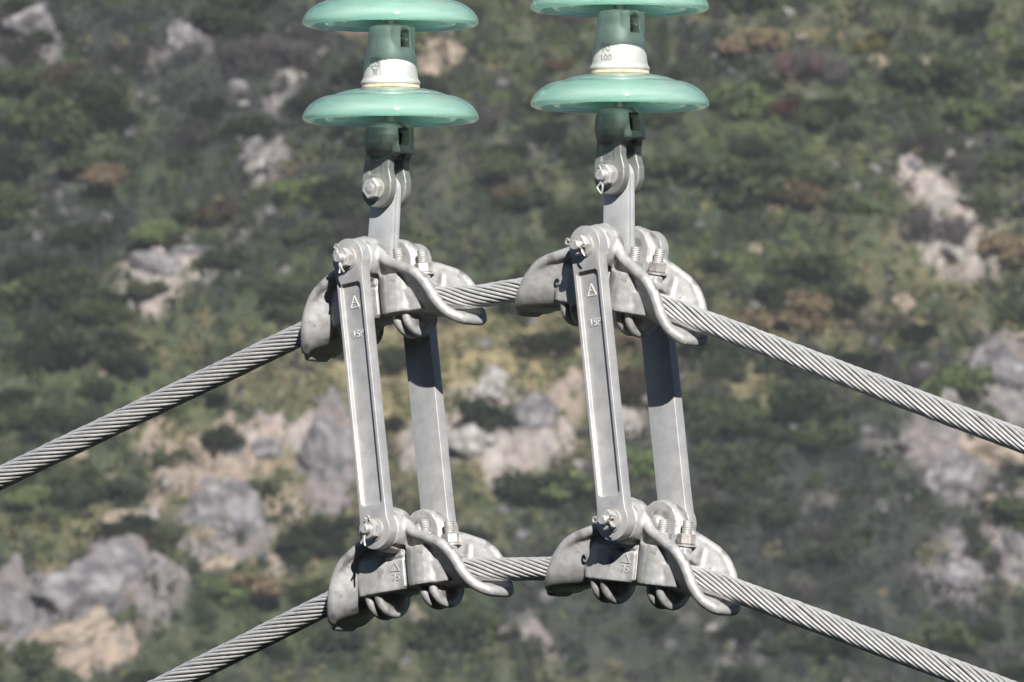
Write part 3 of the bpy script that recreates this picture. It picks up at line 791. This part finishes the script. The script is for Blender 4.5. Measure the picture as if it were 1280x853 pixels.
def put(me_, name, x, y, sx, sy_, sz, rz, mat, sink=.3):
    o = bpy.data.objects.new(name, me_); COL.objects.link(o)
    o.material_slots[0].link = 'OBJECT'; o.material_slots[0].material = mat
    o.scale = (sx, sy_, sz); o.rotation_euler = (rng.uniform(-.25, .25) + R(18), rng.uniform(-.2, .2), rz)
    z = height(x, y)
    o.location = (x, y + sink * sy_ * .5, z + sz * (.2 - sink * .5))
    return o
# named boulders: px, py, width px, height px, tone, label
NAMED = [(130, 758, 165, 90, 1, 'largest grey boulder on the hillside, low in the left corner above pale ledges'),
         (15, 775, 80, 100, 1, 'grey boulder cut by the left edge beside the largest boulder'),
         (110, 815, 110, 38, 2, 'flat tan ledge of rock under the largest grey boulder'),
         (292, 668, 92, 88, 1, 'dark grey angular boulder above a rusty hollow, left of the front strap'),
         (255, 603, 40, 62, 2, 'upright tan slab of rock left of a dark cleft'),
         (222, 597, 48, 40, 2, 'rounded tan rock left of the upright tan slab'),
         (290, 600, 44, 34, 1, 'grey rock resting right of the upright tan slab'),
         (325, 575, 60, 30, 1, 'flat grey rock above the upright tan slab'),
         (418, 600, 72, 90, 1, 'tall grey slab of rock just left of the left front strap'),
         (214, 632, 26, 20, 0, 'small white rock below the rounded tan rock'),
         (260, 690, 44, 34, 2, 'tan rock wedged below the dark grey angular boulder'),
         (280, 722, 50, 26, 2, 'rust tinted rock in the hollow under the angular boulder'),
         (150, 655, 60, 40, 2, 'long tan rock lying on the slope above the largest boulder'),
         (620, 545, 60, 46, 0, 'pale pinkish rock between the two pairs of straps, nearest the top'),
         (660, 590, 80, 56, 1, 'broad grey rock between the two pairs of straps'),
         (595, 630, 60, 44, 0, 'pale rock low beside the left rear strap'),
         (200, 350, 90, 34, 1, 'pale rock outcrop left of the upper left clamp'),
         (245, 330, 70, 40, 1, 'pinkish grey rock behind the pale outcrop on the left'),
         (322, 228, 46, 34, 0, 'pale rock high on the slope left of the socket fitting'),
         (312, 190, 30, 34, 1, 'small grey rock above the pale rock on the upper slope'),
         (25, 25, 80, 60, 1, 'grey rock face at the top left corner'),
         (218, 40, 46, 40, 1, 'grey rock at the top edge, second from the left corner'),
         (1200, 318, 50, 44, 0, 'pale rounded boulder on the right slope above the cable'),
         (1176, 272, 24, 30, 0, 'small white upright rock on the right slope'),
         (1220, 250, 50, 24, 0, 'pale flat rock near the right edge of the slope'),
         (1130, 400, 50, 34, 2, 'tan rock just above the upper cable on the right'),
         (1250, 490, 90, 70, 1, 'grey crag at the right edge over the upper cable'),
         (1240, 590, 100, 44, 2, 'smooth tan rock at the right edge below the upper cable'),
         (1180, 640, 70, 60, 1, 'grey rock below the smooth tan rock on the right'),
         (1265, 690, 50, 60, 1, 'grey rock at the right edge above the lower cable'),
         (1195, 735, 60, 46, 1, 'grey rock at lower right just over the lower cable'),
         (560, 80, 46, 40, 2, 'reddish tan rock right of the left insulator cap'),
         (440, 50, 40, 40, 2, 'pinkish rock left of the left insulator cap'),
         (362, 105, 40, 30, 0, 'pale rock on the dark slope left of the insulators'),
         (1010, 14, 34, 20, 2, 'tan rock at the top edge right of the insulators'),
         (650, 215, 30, 24, 1, 'small grey rock between the two socket fittings'),
         (560, 420, 24, 16, 2, 'small tan rock below the left upper clamp')]
for i, (px, py, wp, hp, tn, lab) in enumerate(NAMED):
    x, y = xy(px, py)
    o = put(BM_[i % 7], 'boulder', x, y, wp * HP * .56, hp * HP * .5, hp * HP * .60, rng.uniform(0, 6) if wp < 2 * hp and wp < 70 else rng.uniform(-.3, .3), RM[tn])
    tag(o, lab, 'boulder')
cnt = 0; tries = 0
SLB = ['small pale stone lying loose on the rocky patches of the slope', 'small grey stone lying loose on the rocky patches of the slope', 'small tan stone lying loose on the rocky patches of the slope']
while cnt < 285 and tries < 20000:
    tries += 1
    x, y = rng.uniform(-15, 15), rng.uniform(YC - 11.5, YC + 11.5)
    (rk, tn), oc, gr, ma = region(x, y)
    if rng.random() > max(.05, rk * .8): continue
    s = rng.uniform(.08, .27) * (1 if rng.random() > .12 else 1.5)
    tn = tn if (tn is not None and rng.random() < .65) else rng.choice((0, 1, 2))
    o = put(BM_[rng.randrange(7)], 'stone', x, y, s * rng.uniform(.8, 1.4), s, s * rng.uniform(.6, 1), rng.uniform(0, 6), RM[tn])
    tag(o, SLB[tn], 'stone', ['loose pale stones', 'loose grey stones', 'loose tan stones'][tn]); cnt += 1

# ------------------------------------------------------------------ shrubs
def leaf_mat(name, c1, c2, attr=False):
    m, t, b = new_mat(name); N = t.nodes; L = t.links
    if attr:
        a = N.new('ShaderNodeAttribute'); a.attribute_name = 'tone'; L.new(a.outputs['Color'], b.inputs['Base Color'])
        col = a.outputs['Color']
    else:
        g = N.new('ShaderNodeNewGeometry'); cr = N.new('ShaderNodeValToRGB'); e = cr.color_ramp.elements
        e[0].color = (*c1, 1); e[1].color = (*c2, 1)
        L.new(g.outputs['Random Per Island'], cr.inputs[0]); L.new(cr.outputs[0], b.inputs['Base Color']); col = cr.outputs[0]
    b.inputs['Roughness'].default_value = .7; b.inputs['Specular IOR Level'].default_value = .25
    tl = N.new('ShaderNodeBsdfTranslucent'); L.new(col, tl.inputs[0])
    mx = N.new('ShaderNodeMixShader'); mx.inputs[0].default_value = .25
    L.new(b.outputs[0], mx.inputs[1]); L.new(tl.outputs[0], mx.inputs[2]); L.new(mx.outputs[0], N['Material Output'].inputs[0])
    return m
LM = {'dark': leaf_mat('dark_foliage', (.0130, .0216, .0086), (.0288, .0403, .0173)), 'mid': leaf_mat('olive_foliage', (.0274, .0374, .0130), (.0518, .0634, .0259)),
      'light': leaf_mat('bright_foliage', (.052, .078, .026), (.098, .130, .046)), 'twig': leaf_mat('bare_twigs', (.036, .033, .033), (.078, .070, .068)),
      'red': leaf_mat('red_foliage', (.11, .03, .035), (.17, .06, .06)), 'yellow': leaf_mat('yellow_foliage', (.15, .14, .03), (.24, .22, .06)), 'rust': leaf_mat('dry_foliage', (.08, .06, .035), (.15, .115, .065))}
def bush_mesh(seed, n=900, ls=.11, twiggy=False):
    r_ = random.Random(seed); V = []; F = []
    lobes = [(Vector((r_.uniform(-.6, .6), r_.uniform(-.6, .6), r_.uniform(.2, .85))), r_.uniform(.28, .5)) for _ in range(9)]
    for i in range(n):
        c, rad = lobes[i % 9]
        d = Vector((r_.gauss(0, 1), r_.gauss(0, 1), r_.gauss(0, 1))).normalized() * rad * r_.random() ** .4
        d.z *= .8; p = c + d
        if p.z < 0: p.z = abs(p.z) * .3
        a = Vector((r_.gauss(0, 1), r_.gauss(0, 1), r_.gauss(0, 1))).normalized(); b = a.orthogonal().normalized()
        l = ls * r_.uniform(.6, 1.3); wd = l * (.16 if twiggy else .5)
        if twiggy: a = (p * .6 + Vector((0, 0, .5)) + a * .6).normalized(); b = a.orthogonal().normalized(); l *= 2.4
        k = len(V); V += [p - a * l, p - b * wd, p + a * l, p + b * wd]; F.append((k, k + 1, k + 2, k + 3))
    for j in range(7):   # stems
        c, rad = lobes[j]
        base = Vector((r_.uniform(-.08, .08), r_.uniform(-.08, .08), -.3)); q = Vector((.02, 0, 0)); q2 = Vector((0, .02, 0)); k = len(V)
        V += [base - q, base + q, base + q2, c]; F += [(k, k + 1, k + 3), (k + 1, k + 2, k + 3), (k + 2, k, k + 3)]
    m_ = bpy.data.meshes.new('shrub'); m_.from_pydata([tuple(v) for v in V], [], F); m_.materials.append(LM['mid']); return m_
BU = [bush_mesh(s) for s in range(6)]; TW = [bush_mesh(20 + s, 700, .10, True) for s in range(3)]
def shrub(x, y, s, kind, lab, group=None, hs=1):
    me_ = rng.choice(TW if kind == 'twig' else BU)
    o = bpy.data.objects.new('shrub', me_); COL.objects.link(o)
    o.material_slots[0].link = 'OBJECT'; o.material_slots[0].material = LM[kind]
    o.scale = (s * rng.uniform(.9, 1.25), s, s * rng.uniform(.7, .95) * hs); o.rotation_euler = (R(8), 0, rng.uniform(0, 6.28))
    o.location = (x, y, height(x, y) - .12 * s)
    return tag(o, lab, 'shrub', group)
NSH = [(35, 338, 34, 'light', 'bright green bush at the left edge, level with the left upper clamp'), (370, 268, 36, 'light', 'bright green bush left of the left socket fitting'),
       (1012, 62, 30, 'red', 'dull red bush near the top right, higher of two'), (980, 115, 32, 'red', 'dull red bush near the top right, lower of two'), (1100, 28, 28, 'yellow', 'yellow bush at the top edge right of the insulators'),
       (670, 648, 58, 'dark', 'dark green bush between the straps just above the lower cable'), (400, 675, 46, 'dark', 'dark green bush left of the lower left clamp'),
       (805, 600, 36, 'light', 'yellow green bush seen between the right pair of straps'), (570, 795, 52, 'dark', 'dark green bush at the bottom below the lower left clamp'),
       (290, 755, 30, 'light', 'bright green bush right of the largest boulder'), (60, 820, 40, 'mid', 'olive bush at the bottom left below the largest boulder'),
       (1000, 330, 50, 'mid', 'olive bush on the slope right of the upper right clamp'), (930, 95, 46, 'light', 'light green bush left of the red bushes'), (1180, 60, 60, 'mid', 'broad olive bush near the top right corner'),
       (970, 225, 34, 'mid', 'round olive bush below the red bushes'), (60, 120, 60, 'mid', 'broad olive bush near the top left'), (1265, 185, 34, 'mid', 'olive bush at the right edge above the pale rocks'),
       (105, 430, 60, 'dark', 'broad dark green bush above the cable on the left'), (640, 205, 30, 'mid', 'olive bush between the two socket fittings'), (990, 805, 40, 'dark', 'dark green bush above the lower cable at bottom right'),
       (330, 620, 26, 'mid', 'olive bush among the tan rocks left of the straps'), (20, 560, 50, 'mid', 'olive bush under the upper cable at the left edge')]
for px, py, rp, kd, lab in NSH:
    x, y = xy(px, py + rp * .5); shrub(x, y, rp * HP * 1.05, kd, lab)
GLAB = {'dark': ('dark green shrub among many on the far hillside', 'dark green shrubs on the hillside'), 'mid': ('olive green shrub among many on the far hillside', 'olive shrubs on the hillside'),
        'light': ('yellowish green shrub among many on the far hillside', 'yellowish green shrubs on the hillside'), 'twig': ('leafless greyish shrub among many on the far hillside', 'leafless grey shrubs on the hillside'),
        'rust': ('dry brown shrub among many on the far hillside', 'dry brown shrubs on the hillside')}
cnt = 0; tries = 0
while cnt < 270 and tries < 30000:
    tries += 1
    x, y = rng.uniform(-15.5, 15.5), rng.uniform(YC - 12.5, YC + 11.5)
    (rk, tn), oc, gr, ma = region(x, y)
    if rk > .3 and rng.random() < .85: continue
    if rng.random() > .25 + gr + ma * .5: continue
    wts = {'dark': .40 + gr * 1.2 + ma * .8, 'mid': .4 + gr, 'light': max(.02, .08 + gr * .3 + oc * .6 - ma * .1), 'twig': .12 + ma * .7, 'rust': .06 + oc * .6 + ma * .1}
    kd = rng.choices(list(wts), list(wts.values()))[0]
    shrub(x, y, rng.uniform(.45, 1.15), kd, *GLAB[kd]); cnt += 1
# low scrub nobody could count
V = []; F = []; CC = []
r_ = random.Random(99)
SC = {'d': (.015, .025, .010), 'm': (.040, .051, .022), 'l': (.090, .105, .042), 't': (.042, .042, .040), 'o': (.155, .135, .075), 's': (.018, .019, .021)}
for i in range(8500):
    x, y = r_.uniform(-18, 18), r_.uniform(YC - 14, YC + 13)
    (rk, tn), oc, gr, ma = region(x, y)
    if rk > .35 and r_.random() < .88: continue
    wts = {'d': max(.05, .35 + gr * 1.2 + ma * .8 - oc * .6), 'm': max(.1, .5 + gr - ma * .4), 'l': max(.03, .16 + gr * .5 + oc * .9 - ma * .2), 't': .2 + ma * .7, 'o': .03 + oc * 2.6, 's': .1 + ma * 1.3}
    c0 = SC[r_.choices(list(wts), list(wts.values()))[0]]
    z = height(x, y); s = r_.uniform(.10, .45)
    for q in range(14 + int(s * 60)):
        d = Vector((r_.gauss(0, 1), r_.gauss(0, 1), r_.gauss(0, 1))).normalized() * s * r_.random() ** .5
        p = Vector((x, y, z + s * .3)) + Vector((d.x, d.y, d.z * .8 + d.y * .8))
        a = Vector((r_.gauss(0, 1), r_.gauss(0, 1), r_.gauss(0, 1))).normalized(); b = a.orthogonal().normalized(); l = r_.uniform(.05, .11)
        k = len(V); V += [tuple(p - a * l), tuple(p - b * l * .5), tuple(p + a * l), tuple(p + b * l * .5)]; F.append((k, k + 1, k + 2, k + 3))
        j = r_.uniform(.75, 1.25); CC += [c0[0] * j, c0[1] * j, c0[2] * j, 1] * 4
me = bpy.data.meshes.new('low_scrub'); me.from_pydata(V, [], F)
ca = me.color_attributes.new('tone', 'FLOAT_COLOR', 'POINT'); ca.data.foreach_set('color', CC)
tag(obj('low_scrub', me, leaf_mat('scrub_leaves', None, None, True)), 'low tangled scrub and dry grass covering the hillside', 'scrub', kind='stuff')

# the same scrub further out along the slope, in larger tufts
r_ = random.Random(5); V = []; F = []; CC = []
for i in range(13000):
    x, y = r_.uniform(-72, 72), r_.uniform(YC - 38, YC + 38)
    if abs(x) < 17.5 and abs(y - YC) < 13: continue
    (rk, tn), oc, gr, ma = region(x, y)
    if rk > .35 and r_.random() < .85: continue
    wts = {'d': max(.05, .5 + gr * 1.2 + ma * .8 - oc * .6), 'm': .5 + gr, 'l': .2 + oc * .5, 't': .2 + ma * .7, 'o': .03 + oc * 2, 's': .1 + ma * 1.3}
    c0 = SC[r_.choices(list(wts), list(wts.values()))[0]]
    z = height(x, y, True, rk); s = r_.uniform(.3, .85)
    for q in range(12):
        g = [r_.gauss(0, .5) * s for _ in range(3)]; p = (x + g[0], y + g[1] * .7, z + s * .35 + g[2] * .6 + g[1] * .6)
        a = [r_.uniform(-.2, .2) for _ in range(3)]; b = [r_.uniform(-.14, .14) for _ in range(3)]; k = len(V)
        V += [(p[0] - a[0], p[1] - a[1], p[2] - a[2]), (p[0] - b[0], p[1] - b[1], p[2] - b[2]), (p[0] + a[0], p[1] + a[1], p[2] + a[2]), (p[0] + b[0], p[1] + b[1], p[2] + b[2])]; F.append((k, k + 1, k + 2, k + 3))
        j = r_.uniform(.75, 1.25); CC += [c0[0] * j, c0[1] * j, c0[2] * j, 1] * 4
me = bpy.data.meshes.new('outer_scrub'); me.from_pydata(V, [], F)
ca = me.color_attributes.new('tone', 'FLOAT_COLOR', 'POINT'); ca.data.foreach_set('color', CC)
tag(obj('outer_scrub', me, bpy.data.materials['scrub_leaves']), 'scrub on the slope beyond the edges of the picture', 'scrub', kind='stuff')

# ------------------------------------------------------------------ haze
bm = bmesh.new(); box(bm, -640, 640, -340, 660, BOTZ - 3, TOPZ + 60)
me = mesh_of(bm, 'haze', False)
m = bpy.data.materials.new('haze_air'); m.use_nodes = True; t = m.node_tree; t.nodes.remove(t.nodes['Principled BSDF'])
pv = t.nodes.new('ShaderNodeVolumePrincipled'); pv.inputs['Color'].default_value = (.86, .90, 1, 1); pv.inputs['Density'].default_value = .00015
t.links.new(pv.outputs[0], t.nodes['Material Output'].inputs['Volume'])
tag(obj('haze', me, m), 'thin pale haze in the air before the hillside', 'haze', kind='stuff')
